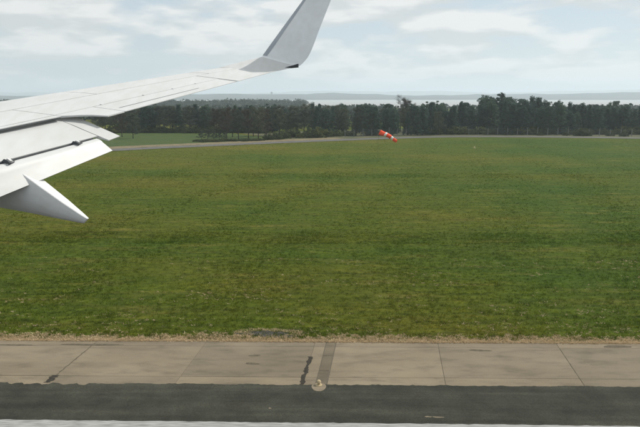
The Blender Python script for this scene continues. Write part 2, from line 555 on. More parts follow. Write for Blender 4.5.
def blob(cx, cy, rx, ry, z, name, mat, parent, n=26, jit=0.25, thick=0.0):
    ph = [random.uniform(0, 6.28) for _ in range(4)]
    ring = []
    for i in range(n):
        a = 2 * math.pi * i / n
        r = 1 + jit * (0.5 * math.sin(2 * a + ph[0]) + 0.3 * math.sin(3 * a + ph[1]) + 0.3 * math.sin(5 * a + ph[2]) + 0.25 * math.sin(9 * a + ph[3]))
        ring.append((cx + rx * r * math.cos(a), cy + ry * r * math.sin(a)))
    V = [(x, y, z) for x, y in ring]
    F = [tuple(range(n))]
    if thick:
        V += [(x, y, z - thick) for x, y in ring]
        F += [(i, n + i, n + (i + 1) % n, (i + 1) % n) for i in range(n)]
    return link(name, mesh_from(V, F), mat, parent)
for u, v_, rx, ry in ((252, 363.5, .28, .10), (255, 355.5, .26, .08), (480, 350.5, .5, .10), (617, 346.5, .55, .16), (92, 344.5, 1.3, .10), (15, 345, 1.0, .08)):
    gx, gy = ground(u, v_)
    blob(gx, gy, rx, ry, 0.005, 'oil_stain', M['stain'], shoulder)
# light repair patch and odd scuffs
for u, v_, rx in ((438, 417.5, .22), (270, 408.5, .06), (428, 417, .12)):
    gx, gy = ground(u, v_)
    blob(gx, gy, rx, .04, 0.0165, 'paint_scuff', M['pad'], runway, 12, .4)

# old tarmac patch at the grass edge
gx, gy = ground(268, 334.5)
tag(blob(gx, gy + .05, 1.1, .42, 0.012, 'tarmac_patch', M['patch'], None, 30, .5, .08), 'small dark tarmac patch broken into the grass edge beside the shoulder', 'tarmac patch')

# runway edge light on its concrete pad
lx, ly = ground(318.8, 385.5)
light = empty('runway_edge_light', (lx, ly, 0), 'small cream runway edge light on a rounded concrete pad', 'runway light')
def pad_mesh():
    n = 28
    V, F = [], []
    for z, k in ((-0.02, 1.0), (0.022, 1.0), (0.03, 0.94)):
        for i in range(n):
            a = 2 * math.pi * i / n
            V.append((0.31 * k * math.cos(a) * (1 + .05 * math.sin(3 * a)), -0.16 + 0.40 * k * math.sin(a), z))
    for r in range(2):
        for i in range(n):
            F.append((r * n + i, r * n + (i + 1) % n, (r + 1) * n + (i + 1) % n, (r + 1) * n + i))
    F.append(tuple(range(2 * n, 3 * n)))
    return mesh_from(V, F)
link('pad', pad_mesh(), M['pad'], light)
def lathe(prof, n=16):
    V, F = [], []
    for r, z in prof:
        for i in range(n):
            a = 2 * math.pi * i / n
            V.append((r * math.cos(a), r * math.sin(a), z))
    for j in range(len(prof) - 1):
        for i in range(n):
            F.append((j * n + i, j * n + (i + 1) % n, (j + 1) * n + (i + 1) % n, (j + 1) * n + i))
    F.append(tuple(range((len(prof) - 1) * n, len(prof) * n)))
    return V, F
def lathe_obj(name, prof, mat, parent, n=16):
    v, f = lathe(prof, n)
    return link(name, mesh_from(v, f, True), mat, parent)
light.scale = (.9, .9, .8)
lathe_obj('base_plate', [(0.15, 0.025), (0.15, 0.05), (0.13, 0.06), (0.05, 0.065)], M['cream'], light)
lathe_obj('stem', [(0.06, 0.06), (0.055, 0.13), (0.085, 0.15), (0.10, 0.17)], M['cream'], light)
lathe_obj('lamp_dome', [(0.10, 0.17), (0.09, 0.24), (0.06, 0.28), (0.012, 0.30)], M['cream'], light)

# ------------------------------------------------------------------ perimeter road, verge, far field
def strip_along(pts, w0, w1, z, name, mat):
    pts = np.array(pts)
    t = np.linspace(0, len(pts) - 1, 120)
    x = np.interp(t, range(len(pts)), pts[:, 0])
    y = np.interp(t, range(len(pts)), pts[:, 1])
    k = np.ones(13) / 13
    xp, yp = np.pad(x, 6, mode='reflect', reflect_type='odd'), np.pad(y, 6, mode='reflect', reflect_type='odd')
    x, y = np.convolve(xp, k, 'valid'), np.convolve(yp, k, 'valid')
    dx, dy = np.gradient(x), np.gradient(y)
    l = np.hypot(dx, dy)
    nx, ny = -dy / l, dx / l
    V = []
    for i in range(len(x)):
        a, b = w0 + random.uniform(-.25, .25), w1 + random.uniform(-.25, .25)
        V += [(x[i] + nx[i] * a, y[i] + ny[i] * a, z), (x[i] + nx[i] * b, y[i] + ny[i] * b, z)]
    F = [(2 * i, 2 * i + 2, 2 * i + 3, 2 * i + 1) for i in range(len(x) - 1)]
    return tag(link(name, mesh_from(V, F), mat), kind='structure')
road_px = [(105, 150.5), (150, 148.2), (200, 146), (250, 143.8), (300, 141.6), (350, 139.7), (400, 138), (440, 136.6), (500, 136.6), (560, 137.2), (640, 138.2)]
road = [ground(*p) for p in road_px]
road = [road[0] + (road[0] - road[1]) * k for k in (8, 4, 2, 1)] + road + [road[-1] + (road[-1] - road[-2]) * k for k in (1, 2, 4, 8)]
strip_along(road, -2.6, 2.6, 0.05, 'perimeter_road', M['road'])
strip_along(road[:10], 2.8, 8.5, 0.04, 'dry_verge', M['verge'])
strip_along(road[8:], 2.8, 40, 0.03, 'scrub_ground', M['scrub'])
strip_along(road[:9], 7.5, 60, 0.032, 'green_field', M['field'])

# ------------------------------------------------------------------ grass
def blades(n, y0, y1, hmin, hmax, wid, name, spread=1.0, power=1.0, per=6, label=None):
    t = rng.random(n) ** power
    y = y0 + (y1 - y0) * t
    x = (rng.random(n) - 0.5) * 2 * (0.62 * y + 3) * spread
    ph = np.sin(x * 0.9 + 3 * np.sin(y * .4)) * np.sin(y * 1.7 + np.sin(x * .3) * 2)
    h = hmin + (hmax - hmin) * np.clip(rng.random(n) ** 1.6 + 0.18 * ph, 0, 1.2)
    h = np.where(rng.random(n) < .12, h * 1.6 + .02, h)          # taller tussocks
    X = np.repeat(x, per) + rng.normal(0, 0.06, n * per)
    Y = np.repeat(y, per) + rng.normal(0, 0.05, n * per)
    Hh = np.repeat(h, per) * rng.uniform(.6, 1.15, n * per)
    an = rng.random(n * per) * 6.283
    w = wid * rng.uniform(.6, 1.3, n * per)
    lean = Hh * rng.uniform(.2, 1.0, n * per)
    la = rng.random(n * per) * 6.283
    T = np.zeros((n * per, 3, 3))
    T[:, 0, 0], T[:, 0, 1] = X - np.cos(an) * w, Y - np.sin(an) * w
    T[:, 1, 0], T[:, 1, 1] = X + np.cos(an) * w, Y + np.sin(an) * w
    T[:, 2, 0], T[:, 2, 1], T[:, 2, 2] = X + np.cos(la) * lean, Y + np.sin(la) * lean, Hh
    T[:, 0, 2] = T[:, 1, 2] = -0.02
    r = np.clip(np.repeat(rng.random(n), per) * .7 + rng.random(n * per) * .3, 0, 1)
    return T, r
T1, r1 = blades(46000, Y_EDGE + .25, 50, .03, .12, .016, 'grass', power=1.1)
T2, r2 = blades(60000, 46, 90, .03, .10, .024, 'grass', power=1.2, per=4)
T3, r3 = blades(60000, 85, 165, .03, .09, .035, 'grass', power=1.2, per=3)
o = link('grass', tri_mesh(np.concatenate([T1, T2, T3]), np.concatenate([r1, r2, r3])), M['blades'])
tag(o, 'short mown green grass with straw streaks beyond the runway shoulder', 'grass', kind='stuff')

def fringe():
    n, per = 19000, 8
    x = rng.uniform(-30, 30, n)
    wave = 0.35 + 0.25 * np.sin(x * .8) + 0.2 * np.sin(x * 2.3 + 1) + .12 * np.sin(x * 6.1)
    width = np.clip(.72 + .65 * (wave - .35) + .16 * np.sin(x * 11.3), .3, 1.25)
    y = Y_EDGE - 0.03 + rng.random(n) ** 1.35 * width
    px_, py_ = ground(268, 334.5)
    k_ = n // 34                                     # more dead grass round the broken tarmac patch
    an_ = rng.random(k_) * 6.283
    rr_ = rng.uniform(.75, 1.35, k_) + .25 * np.sin(3 * an_ + 1) * rng.random(k_)
    x[:k_], y[:k_] = px_ + 1.25 * rr_ * np.cos(an_), np.maximum(Y_EDGE, py_ + .1 + .5 * rr_ * np.sin(an_))
    m_ = n // 11                                     # wisps of dead grass out in the turf
    cx_, cy_ = rng.uniform(-26, 26, 260), Y_EDGE + .6 + 14 * rng.random(260) ** 2.2
    pick = rng.integers(0, 260, m_)
    x[-m_:] = cx_[pick] + rng.normal(0, .8, m_)
    y[-m_:] = np.maximum(Y_EDGE, cy_[pick] + rng.normal(0, .2, m_))
    h = .02 + .055 * rng.random(n) ** 1.5
    h[-m_:] += .02
    X = np.repeat(x, per) + rng.normal(0, .05, n * per)
    Y = np.repeat(y, per) + rng.normal(0, .035, n * per)
    Hh = np.repeat(h, per) * rng.uniform(.4, 1.2, n * per)
    an = rng.random(n * per) * 6.283
    w = .015 * rng.uniform(.6, 1.6, n * per)
    lean = .04 + Hh * rng.uniform(.4, 1.6, n * per)
    la = rng.normal(-1.57, 1.4, n * per)
    T = np.zeros((n * per, 3, 3))
    T[:, 0, 0], T[:, 0, 1] = X - np.cos(an) * w, Y - np.sin(an) * w
    T[:, 1, 0], T[:, 1, 1] = X + np.cos(an) * w, Y + np.sin(an) * w
    T[:, 2, 0], T[:, 2, 1], T[:, 2, 2] = X + np.cos(la) * lean, Y + np.sin(la) * lean, Hh
    T[:, 0, 2] = T[:, 1, 2] = -0.02
    r = np.clip(np.repeat(rng.random(n), per) * .75 + rng.random(n * per) * .25, 0, 1)
    o = link('dry_grass', tri_mesh(T, r), M['straw'])
    tag(o, 'fringe of dead straw coloured grass along the concrete shoulder', 'dry grass', kind='stuff')
fringe()

# ------------------------------------------------------------------ trees
def leaf_tris(centres, rad, per, size, rg, flat=1.0):
    n = len(centres)
    d = rg.normal(0, 1, (n * per, 3))
    d /= np.linalg.norm(d, axis=1)[:, None]
    d *= rg.random((n * per, 1)) ** .5
    P = np.repeat(centres, per, 0) + d * np.repeat(rad, per)[:, None] * np.array([1, 1, flat])
    a = rg.normal(0, 1, (n * per, 3)); a /= np.linalg.norm(a, axis=1)[:, None]
    b = rg.normal(0, 1, (n * per, 3)); b -= (a * b).sum(1)[:, None] * a; b /= np.linalg.norm(b, axis=1)[:, None]
    s = size * rg.uniform(.55, 1.4, (n * per, 1))
    T = np.stack([P + a * s, P - a * s * .5 + b * s * .8, P - a * s * .5 - b * s * .8], 1)
    r = np.clip(np.repeat(rg.random(n), per) * .75 + rg.random(n * per) * .25, 0, 1)
    return T, r

def limb_tree(rg, H, first, n1, spread, upright, R0):
    """trunk with limbs; returns (verts, faces), tip points"""
    parts, tips = [], []
    tr = [(0, 0, -.2), (rg.normal(0, .08), rg.normal(0, .08), H * .3), (rg.normal(0, .2), rg.normal(0, .2), H * .62), (rg.normal(0, .25), rg.normal(0, .25), H * .95)]
    parts.append(tube(tr, [R0 * 1.2, R0 * .85, R0 * .5, R0 * .1], 7))
    for i in range(n1):
        t = first + (0.93 - first) * (i + .5) / n1
        base = Vector((np.interp(t * H, [p[2] for p in tr], [p[0] for p in tr]), np.interp(t * H, [p[2] for p in tr], [p[1] for p in tr]), t * H))
        an = i * 2.4 + rg.normal(0, .4)
        L = spread * (1 - .62 * (t - first) / (1 - first)) * rg.uniform(.75, 1.15)
        e = base + Vector((math.cos(an) * L, math.sin(an) * L, L * upright * rg.uniform(.6, 1.3)))
        mid = base.lerp(e, .5) + Vector((0, 0, -.08 * L))
        parts.append(tube([base, mid, e], [R0 * .38, R0 * .24, R0 * .06], 4))
        for q in range(4):
            s = rg.uniform(.3, .95)
            b2 = base.lerp(e, s)
            e2 = b2 + Vector((rg.normal(0, .45), rg.normal(0, .45), abs(rg.normal(.25, .3)))) * L * .5
            parts.append(tube([b2, e2], [R0 * .16, R0 * .04], 3))
            tips += [(b2, e2)]
        tips.append((mid, e))
    return merge(parts), tips

def make_evergreen(seed, spiky):
    rg = np.random.default_rng(seed)
    H = 10.0
    (v, f), tips = limb_tree(rg, H, .22, 12, 2.6, .15 if spiky else .35, .17)
    C = []
    for k in range(170):
        t = rg.uniform(.05, .99)
        if spiky: R = 2.4 * (1 - t) ** .85 + .1
        else: R = 2.7 * math.sqrt(max(0.12, 1 - ((t - .45) / .55) ** 2))
        an = rg.uniform(0, 6.283)
        r = R * rg.uniform(.15, 1.0) ** .6 * (1 + .22 * math.sin(3 * an + seed))
        C.append((r * math.cos(an), r * math.sin(an), t * H))
    for k in range(7):
        C.append((rg.normal(0, .3 if spiky else 1.0), rg.normal(0, .3 if spiky else 1.0), H * rg.uniform(.9, 1.06)))
    C = np.array(C)
    T, r = leaf_tris(C, rg.uniform(.35, .8, len(C)), 42, .17, rg, .7)
    return mesh_from(v, f, True), tri_mesh(T, r)

def make_bare(seed, H=9.0, spread=3.0, leafy=0, m=70):
    rg = np.random.default_rng(seed)
    (v, f), tips = limb_tree(rg, H, .12, 14, spread, .6, .13)
    Ts = []
    for b, e in tips:
        s = rg.random(m)
        P = np.array(b)[None] * (1 - s[:, None]) + np.array(e)[None] * s[:, None] + rg.normal(0, .22, (m, 3))
        d = rg.normal(0, 1, (m, 3)); d[:, 2] = np.abs(d[:, 2]) * .8 + .2
        d /= np.linalg.norm(d, axis=1)[:, None]
        L = rg.uniform(.3, .85, (m, 1))
        sd = np.cross(d, rg.normal(0, 1, (m, 3))); sd /= np.linalg.norm(sd, axis=1)[:, None]
        Ts.append(np.stack([P - sd * .022, P + sd * .022, P + d * L], 1))
    T = np.concatenate(Ts)
    r = rg.random(len(T))
    if leafy:
        C = np.array([np.array(e) for b, e in tips])
        T2, r2 = leaf_tris(C, rg.uniform(.3, .7, len(C)), leafy, .11, rg)
        T, r = np.concatenate([T, T2]), np.concatenate([r, r2])
    return mesh_from(v, f, True), tri_mesh(T, r)

def make_shrub(seed):
    rg = np.random.default_rng(seed)
    parts = []
    C = []
    for i in range(7):
        an = i * .9 + rg.normal(0, .2)
        e = Vector((math.cos(an) * rg.uniform(.5, 1.5), math.sin(an) * rg.uniform(.5, 1.5), rg.uniform(1.0, 2.0)))
        parts.append(tube([(0, 0, -.05), e * .5 + Vector((0, 0, .2)), e], [.05, .035, .012], 4))
    for k in range(70):
        an, r = rg.uniform(0, 6.283), rg.uniform(0, 1) ** .5 * 1.8
        C.append((r * math.cos(an), r * math.sin(an), rg.uniform(.15, 1) * 2.2 * math.sqrt(max(.08, 1 - (r / 1.95) ** 2))))
    C = np.array(C)
    T, rr = leaf_tris(C, rg.uniform(.25, .45, len(C)), 36, .11, rg)
    v, f = merge(parts)
    return mesh_from(v, f), tri_mesh(T, rr)

KINDS = dict(
    spruce=[(make_evergreen(s, True), 10.3, 'pine') for s in (1, 2, 3, 4)],
    pine=[(make_evergreen(s, False), 10.3, 'pine') for s in (11, 12, 13, 14)],
    bare=[(make_bare(s), 9.6, 'twig') for s in (21, 22, 23)],
    ivy=[(make_bare(s, leafy=26), 9.6, 'ivy') for s in (31, 32, 33, 34)],
    tall=[(make_bare(41, 11.5, 2.8, 0, 22), 12.2, 'twig')],
    shrub=[(make_shrub(s), 2.3, 'shrub') for s in (51, 52, 53)],
)
PLANTS = []
def plant(kind, x, y, h, name, label, cat, group=None, widen=1.0):
    (tm, cm), h0, mat = random.choice(KINDS[kind])
    o = empty(name, (x, y, 0), label, cat, group)
    PLANTS.append((x / y, o))
    k = h / h0
    o.scale = (k * widen, k * widen, k)
    o.rotation_euler = (0, 0, random.uniform(0, 6.283))
    link('stem' if kind == 'shrub' else 'trunk', tm, M['bark'], o)
    link('foliage' if kind == 'shrub' else 'crown', cm, M[mat], o)
    return o

def tree_height(u, v, y):           # height of a tree at distance y whose top shows at pixel row v
    d = ray(u, v)
    return CAM_H + d[2] / d[1] * y
def at(u, y):                       # world x of image column u at distance y near the horizon
    d = ray(u, 118)
    return d[0] / d[1] * y
TOP = [(90, 103), (150, 104), (185, 104.5), (215, 105.5), (240, 106.5), (262, 106), (300, 104), (340, 104), (380, 103.5), (420, 104.5), (440, 102.5), (455, 104.5),
       (478, 101), (486, 95.5), (508, 95.5), (518, 99), (540, 98.5), (548, 104), (562, 102), (580, 104.5), (598, 99.5), (606, 104), (618, 100.5), (628, 104), (655, 104), (700, 102), (760, 103)]
def top_v(u):
    return float(np.interp(u, [p[0] for p in TOP], [p[1] for p in TOP]))

G_E = 'evergreens in the dense belt behind the fence'
G_D = 'half bare trees in the belt left of the windsock'
G_L = 'bare trees around the green field by the wing'
def belt_label(u, row, kind):
    shape = 'pointed' if kind == 'spruce' else 'round-crowned'
    depth = ('front row', 'second row', 'third row', 'back row')[row]
    part = 'between the windsock and the tall clump' if u < 478 else 'in the tall clump of the belt' if u < 546 else 'just right of the tall clump' if u < 590 else 'near the right end of the belt'
    return f'{shape} dark evergreen, {depth}, {part}'
ROWS = ('front row', 'second row', 'third row', 'back row')
def mid_label(u, row, what):
    part = 'behind the leftmost shrubs' if u < 300 else 'behind the big green shrubs' if u < 335 else 'between the shrubs and the windsock' if u < 372 else 'straight behind the windsock' if u < 405 else 'just right of the windsock'
    return f'{what}, {ROWS[row]}, {part}'
def left_label(u, row, what):
    part = 'nearest the wing flap' if u < 140 else 'behind the open green field' if u < 195 else 'behind the small round trees' if u < 232 else 'behind the clear-trunked trees'
    return f'{what}, {ROWS[row]}, {part}'
# right belt: dark evergreens, four staggered rows
for row, (D, du, jit) in enumerate(((188, 9.5, 2.5), (197, 11, 4), (208, 13, 4), (222, 14, 4))):
    u = 436 + row * 3
    while u < 690:
        uu = u + random.uniform(-jit, jit)
        y = D + random.uniform(-3, 3)
        h = max(5.5, tree_height(uu, top_v(uu) + random.uniform(-1.8, 6.5) + (3 if row == 0 else 0), y))
        kind = 'spruce' if random.random() < .55 else 'pine'
        plant(kind, at(uu, y), y, h, 'evergreen_tree', belt_label(uu, row, kind), 'tree', G_E, random.uniform(.85, 1.15))
        u += du
# middle belt: mixed, evergreen with half bare ivy-clad trees in front
for row, (D, du) in enumerate(((181, 10), (192, 10.5), (204, 12), (218, 13))):
    u = 266 + row * 4
    while u < 440:
        uu = u + random.uniform(-3.5, 3.5)
        y = D + random.uniform(-3, 3)
        h = max(5, tree_height(uu, top_v(uu) + random.uniform(-1.5, 6) + (3 if row == 0 else 0), y))
        ev = random.random() < (.25 if uu < 320 and row < 2 else .72)
        if ev:
            plant(random.choice(('spruce', 'pine')), at(uu, y), y, h, 'evergreen_tree', mid_label(uu, row, 'dark evergreen'), 'tree', 'evergreens in the belt behind the windsock', random.uniform(.9, 1.15))
        else:
            plant('ivy', at(uu, y), y, h, 'deciduous_tree', mid_label(uu, row, 'half bare brown tree'), 'tree', G_D)
        u += du
# left: trees round the field, back row and middle row
for row, (D, du) in enumerate(((196, 9), (206, 10), (220, 10))):
    u = 98 + row * 4
    while u < 272:
        uu = u + random.uniform(-3, 3)
        y = D + random.uniform(-3, 3)
        h = max(5, tree_height(uu, top_v(uu) + random.uniform(-.5, 3.5), y))
        if random.random() < .45:
            plant(random.choice(('pine', 'spruce')), at(uu, y), y, h, 'evergreen_tree', left_label(uu, row, 'dark evergreen'), 'tree', 'evergreens behind the green field', 1.1)
        else:
            plant('ivy', at(uu, y), y, h, 'deciduous_tree', left_label(uu, row, 'dull brownish tree'), 'tree', G_L, 1.1)
        u += du
for uu, D, vt in ((132, 166, 112), (121, 172, 110), (226, 166, 107.5), (238, 163, 109), (248, 167, 107.5), (258, 163, 107), (232, 172, 106), (265, 168, 108), (253, 175, 106), (216, 174, 106.5)):
    plant('ivy' if random.random() < .6 else 'bare', at(uu, D), D, tree_height(uu, vt, D), 'deciduous_tree',
          ('brownish clear-trunked tree beside the wing flap' if uu < 150 else 'brownish clear-trunked tree on the near field edge'), 'tree', 'near trees on the green field')
for uu, D, vt in ((201, 161, 131), (207, 163, 129), (213, 161, 130.5), (219, 163, 131), (224, 160, 132)):
    plant('ivy', at(uu, D), D, tree_height(uu, vt, D), 'small_tree', 'small round-headed dark tree on the grass behind the perimeter road', 'tree', 'small round trees behind the perimeter road', 1.5)
plant('tall', at(400.5, 200), 200, tree_height(400, 92.3, 200), 'bare_tree', 'tall bare tree rising above the belt straight above the windsock', 'tree', None, 1.0)
plant('bare', at(408, 202), 202, tree_height(408, 97, 202), 'bare_tree', 'shorter bare tree just right of the tallest bare tree', 'tree')
# shrubs along the edge of the belt
for uu, v_, h, wd in ((292, 137.5, 2.6, 1.3), (284, 138.5, 2.0, 1.2), (276, 139.5, 1.8, 1.3), (268, 140, 1.6, 1.2), (310, 137.6, 2.4, 1.2), (318, 137.4, 2.9, 1.3), (326, 136.8, 2.3, 1.2), (300, 138, 1.4, 1.2), (337, 136.5, 1.9, 1.2), (346, 136, 1.6, 1.2), (352, 136, 1.5, 1.1), (367, 135.4, 1.4, 1.6), (374, 135.2, 1.5, 1.6)):
    p = ground(uu, v_)
    plant('shrub', p[0], p[1], h, 'shrub', 'low green shrub below the belt left of the windsock', 'shrub', 'shrubs left of the windsock', wd)
p = ground(412.5, 134)
plant('shrub', p[0], p[1], 2.4, 'shrub', 'bright green shrub at the belt edge right of the windsock', 'shrub', None, .9)
for uu, v_, h, wd in ((431, 134.6, 1.8, 1.5), (437, 134.8, 1.6, 1.5), (580, 136, 1.9, 1.3), (586, 136, 1.6, 1.3), (566, 135.6, 1.0, 1.3), (610, 136, 1.0, 1.6), (540, 135.4, .9, 1.6), (450, 134.4, 1.1, 1.5), (474, 134.6, 1.0, 1.5), (624, 136.5, 1.1, 1.5)):
    p = ground(uu, v_)
    plant('shrub', p[0], p[1], h, 'shrub', 'low dark scrub bush among the posts of the fence', 'shrub', 'scrub bushes along the fence', wd)
for uu in range(196, 262, 4):
    p = ground(uu + random.uniform(-1, 1), 142 + random.uniform(-.4, .3) - (uu - 196) * .015)
    plant('shrub', p[0], p[1], random.uniform(.45, .8), 'shrub', 'low dark hedge plant along the perimeter road below the small trees', 'shrub', 'low hedge along the perimeter road', 2.2)

# undergrowth filling the foot of the belts
for k in range(22):
    uu = 112 + k * 7.0
    y = 193 + random.uniform(-1.5, 1.5)
    plant('shrub', at(uu, y), y, random.uniform(1.2, 2.4), 'shrub', 'dull undergrowth bush at the back of the green field', 'shrub', 'undergrowth at the back of the field', 1.7)
for k in range(46):
    uu = 430 + k * 5.6
    y = 186 + random.uniform(-1.5, 1.5)
    plant('shrub', at(uu, y), y, random.uniform(1.2, 2.6), 'shrub', f'dark undergrowth bush behind the fence, {("left of the tall clump" if uu < 478 else "below the tall clump" if uu < 546 else "right of the tall clump" if uu < 600 else "near the right edge")}', 'shrub', 'undergrowth behind the fence', 1.5)
# look-alikes with one label are told apart by their order from the left
same = {}
for q, o in PLANTS:
    same.setdefault(o['label'], []).append((q, o))
ORD = ['first', 'second', 'third', 'fourth', 'fifth', 'sixth', 'seventh', 'eighth', 'ninth', 'tenth', 'eleventh', 'twelfth']
ORD += ['thirteenth', 'fourteenth', 'fifteenth', 'sixteenth', 'seventeenth', 'eighteenth', 'nineteenth', 'twentieth', 'twenty-first', 'twenty-second', 'twenty-third', 'twenty-fourth']
for lab, lst in same.items():
    if len(lst) > 1:
        for k, (q, o) in enumerate(sorted(lst, key=lambda e: e[0])):
            o['label'] = f'{lab}, {ORD[min(k, 23)]} from left'
# far wood on the spit
def far_wood():
    rg = np.random.default_rng(77)
    C, R = [], []
    for k in range(2600):
        y = 660 + 680 * rg.random() ** 1.3
        x = rg.uniform(-.62 * y, -.03 * y - abs(rg.normal(0, .04)) * y)
        u = 320 + x / y * 620 + 9
        if y > 720 and 178 < u < 216 and rg.random() < .93: continue
        h = rg.uniform(4, 8) if y < 850 else rg.uniform(2.5, 5)
        for q in range(4):
            C.append((x + rg.normal(0, 2.2), y + rg.normal(0, 2.2), rg.uniform(.4, 1) * h - 1)); R.append(rg.uniform(1.6, 3.0))
    for k in range(900):
        y = rg.uniform(250, 620); x = rg.uniform(-.5, .62) * y
        h = rg.uniform(2.2, 3.6)
        for q in range(4):
            C.append((x + rg.normal(0, 1.8), y + rg.normal(0, 1.8), rg.uniform(.2, 1) * h)); R.append(rg.uniform(.9, 1.5))
    T, r = leaf_tris(np.array(C), np.array(R), 14, 1.0, rg)
    o = link('far_wood', tri_mesh(T, r), M['wood'])
    tag(o, 'hazy blue-green wood in the distance behind the tree belt', 'wood', kind='stuff')
far_wood()

# ------------------------------------------------------------------ fence, cabinet, markers, far tower
fr = [ground(u, v_) for u, v_ in ((345, 137.2), (400, 135.6), (440, 134.6), (500, 134.9), (560, 135.5), (640, 136.6), (720, 137.6))]
fr = np.array(fr)
seg = np.concatenate([[0], np.cumsum(np.hypot(*np.diff(fr, axis=0).T))])
fence = empty('post_fence', (fr[0][0], fr[0][1], 0), 'pale concrete post and wire fence in front of the dark evergreen belt', 'fence')
fl = np.array([fr[0][0], fr[0][1]])
v, f = box_mesh(-.075, .075, -.075, .075, -.3, 1.95)
pm = bpy.data.meshes.new('mesh')
arm = ([(-.075, -.075, 1.95), (.075, -.075, 1.95), (.075, .075, 1.95), (-.075, .075, 1.95), (-.05, -.40, 2.25), (.05, -.40, 2.25), (.05, -.30, 2.28), (-.05, -.30, 2.28)],
       [(0, 1, 5, 4), (1, 2, 6, 5), (2, 3, 7, 6), (3, 0, 4, 7), (4, 5, 6, 7)])
vv, ff = merge([(v, f), arm])
pm.from_pydata(vv, [], ff)
pm.materials.append(M['post'])
wires = []
pts = []
for d in np.arange(0, seg[-1], 2.8):
    x, y = np.interp(d, seg, fr[:, 0]), np.interp(d, seg, fr[:, 1])
    o = link('post', pm, None, fence)
    o.location = (x - fl[0], y - fl[1], 0)
    o.rotation_euler = (random.uniform(-.02, .02), random.uniform(-.02, .02), 0)
    o.scale = (1, 1, random.uniform(.92, 1.06))
    pts.append((x - fl[0], y - fl[1]))
for z in np.linspace(.2, 1.85, 8):
    wires.append(tube([(a, b, z) for a, b in pts], [.009] * len(pts), 3))
v, f = merge(wires)
link('wire', mesh_from(v, f), M['wire'], fence)

p = ground(460.5, 134.2)
cab = empty('equipment_cabinet', (p[0], p[1] + 2, 0), 'pale blue equipment cabinet behind the fence under the evergreens', 'cabinet')
v, f = box_mesh(-1.2, 1.2, -.4, .4, 0.05, 1.25); link('body', mesh_from(v, f), M['blue'], cab)
v, f = box_mesh(-1.3, 1.3, -.5, .5, 1.253, 1.36); link('lid', mesh_from(v, f), M['blue'], cab)
v, f = box_mesh(-1.25, 1.25, -.45, .45, -.05, .047); link('plinth', mesh_from(v, f), M['post'], cab)
for sx in (-.6, .6):
    v, f = box_mesh(sx - .55, sx + .55, -.425, -.4025, .12, 1.18); d = link('door', mesh_from(v, f), M['blue'], cab)
    v, f = box_mesh(sx + .40, sx + .44, -.45, -.4275, .6, .78); link('handle', mesh_from(v, f), M['metal'], d)

p = ground(474.4, 148.2)
mk = empty('ground_marker', (p[0], p[1], 0), 'tiny pale yellow marker cone alone on the far grass', 'marker')
lathe_obj('cone', [(0.20, 0.03), (0.16, .1), (0.06, .42), (0.03, .46)], M['cream'], mk)
v, f = box_mesh(-.25, .25, -.25, .25, 0, .028); link('base', mesh_from(v, f), M['cream'], mk)

# tower on the far shore ridge
tx, ty = at(272, 2950), 2950
tw = empty('distant_tower', (tx, ty, 10), 'tiny grey tower on the hazy skyline just right of the wing tip', 'tower')
lathe_obj('shaft', [(9, -10), (7, 18), (6, 34), (11, 38)], M['tower'], tw)
lathe_obj('head', [(11, 38), (14, 42), (13, 50), (4, 53), (1, 62)], M['tower'], tw)

tw.scale = (.40, .40, .42)
# ------------------------------------------------------------------ windsock
WD = 110.0
def at_dist(u, v, y):
    d = ray(u, v)
    return np.array([0, 0, CAM_H]) + d * (y / d[1])
m0, m1 = at_dist(379.8, 132.4, WD), at_dist(396.8, 141.2, WD - 1.0)
ws = empty('windsock', (m0[0] - .25, m0[1], 0), 'orange and white banded windsock drooping from a thin pole on the grass', 'windsock')
o0 = np.array([m0[0] - .25, m0[1], 0])
pz = m0[2] + .12
lathe_obj('pole', [(.024, -.1), (.02, pz * .5), (.016, pz), (.01, pz + .03)], M['pole'], ws, 10)
a, b = Vector(m0 - o0), Vector(m1 - o0)
axis = (b - a).normalized()
e1 = axis.cross(Vector((0, 1, 0))).normalized(); e2 = axis.cross(e1)
Ltot = (b - a).length
WB = (0, .30, .42, .68, .79, 1.0)
for k in range(5):
    V, F = [], []
    n, sub = 18, 4
    for j in range(sub + 1):
        t = WB[k] + (WB[k + 1] - WB[k]) * j / sub
        R = .46 * (1 - .45 * t) * (1 + .04 * math.sin(t * 23))
        c = a.lerp(b, t) + Vector((0, 0, .16 * math.sin(t * math.pi) - .05 * math.sin(t * 9)))
        for i in range(n):
            an = 2 * math.pi * i / n
            rr = R * (1 + .07 * math.sin(3 * an + t * 6)) 
            V.append(c + e1 * rr * math.cos(an) + e2 * rr * math.sin(an))
    for j in range(sub):
        for i in range(n):
            F.append((j * n + i, j * n + (i + 1) % n, (j + 1) * n + (i + 1) % n, (j + 1) * n + i))
    s = link('band', mesh_from(V, F, True), M['white' if k % 2 else 'orange'], ws)
    sm = s.modifiers.new('cloth', 'SOLIDIFY'); sm.thickness = .008
ring = [a + (e1 * math.cos(x) + e2 * math.sin(x)) * .465 for x in np.linspace(0, 2 * math.pi, 19)]
v, f = tube(ring, [.018] * 19, 5); link('hoop', mesh_from(v, f, True), M['metal'], ws)
v, f = tube([Vector((0, 0, pz - .05)), a + e1 * .5], [.02, .015], 5); link('swivel_arm', mesh_from(v, f, True), M['metal'], ws)

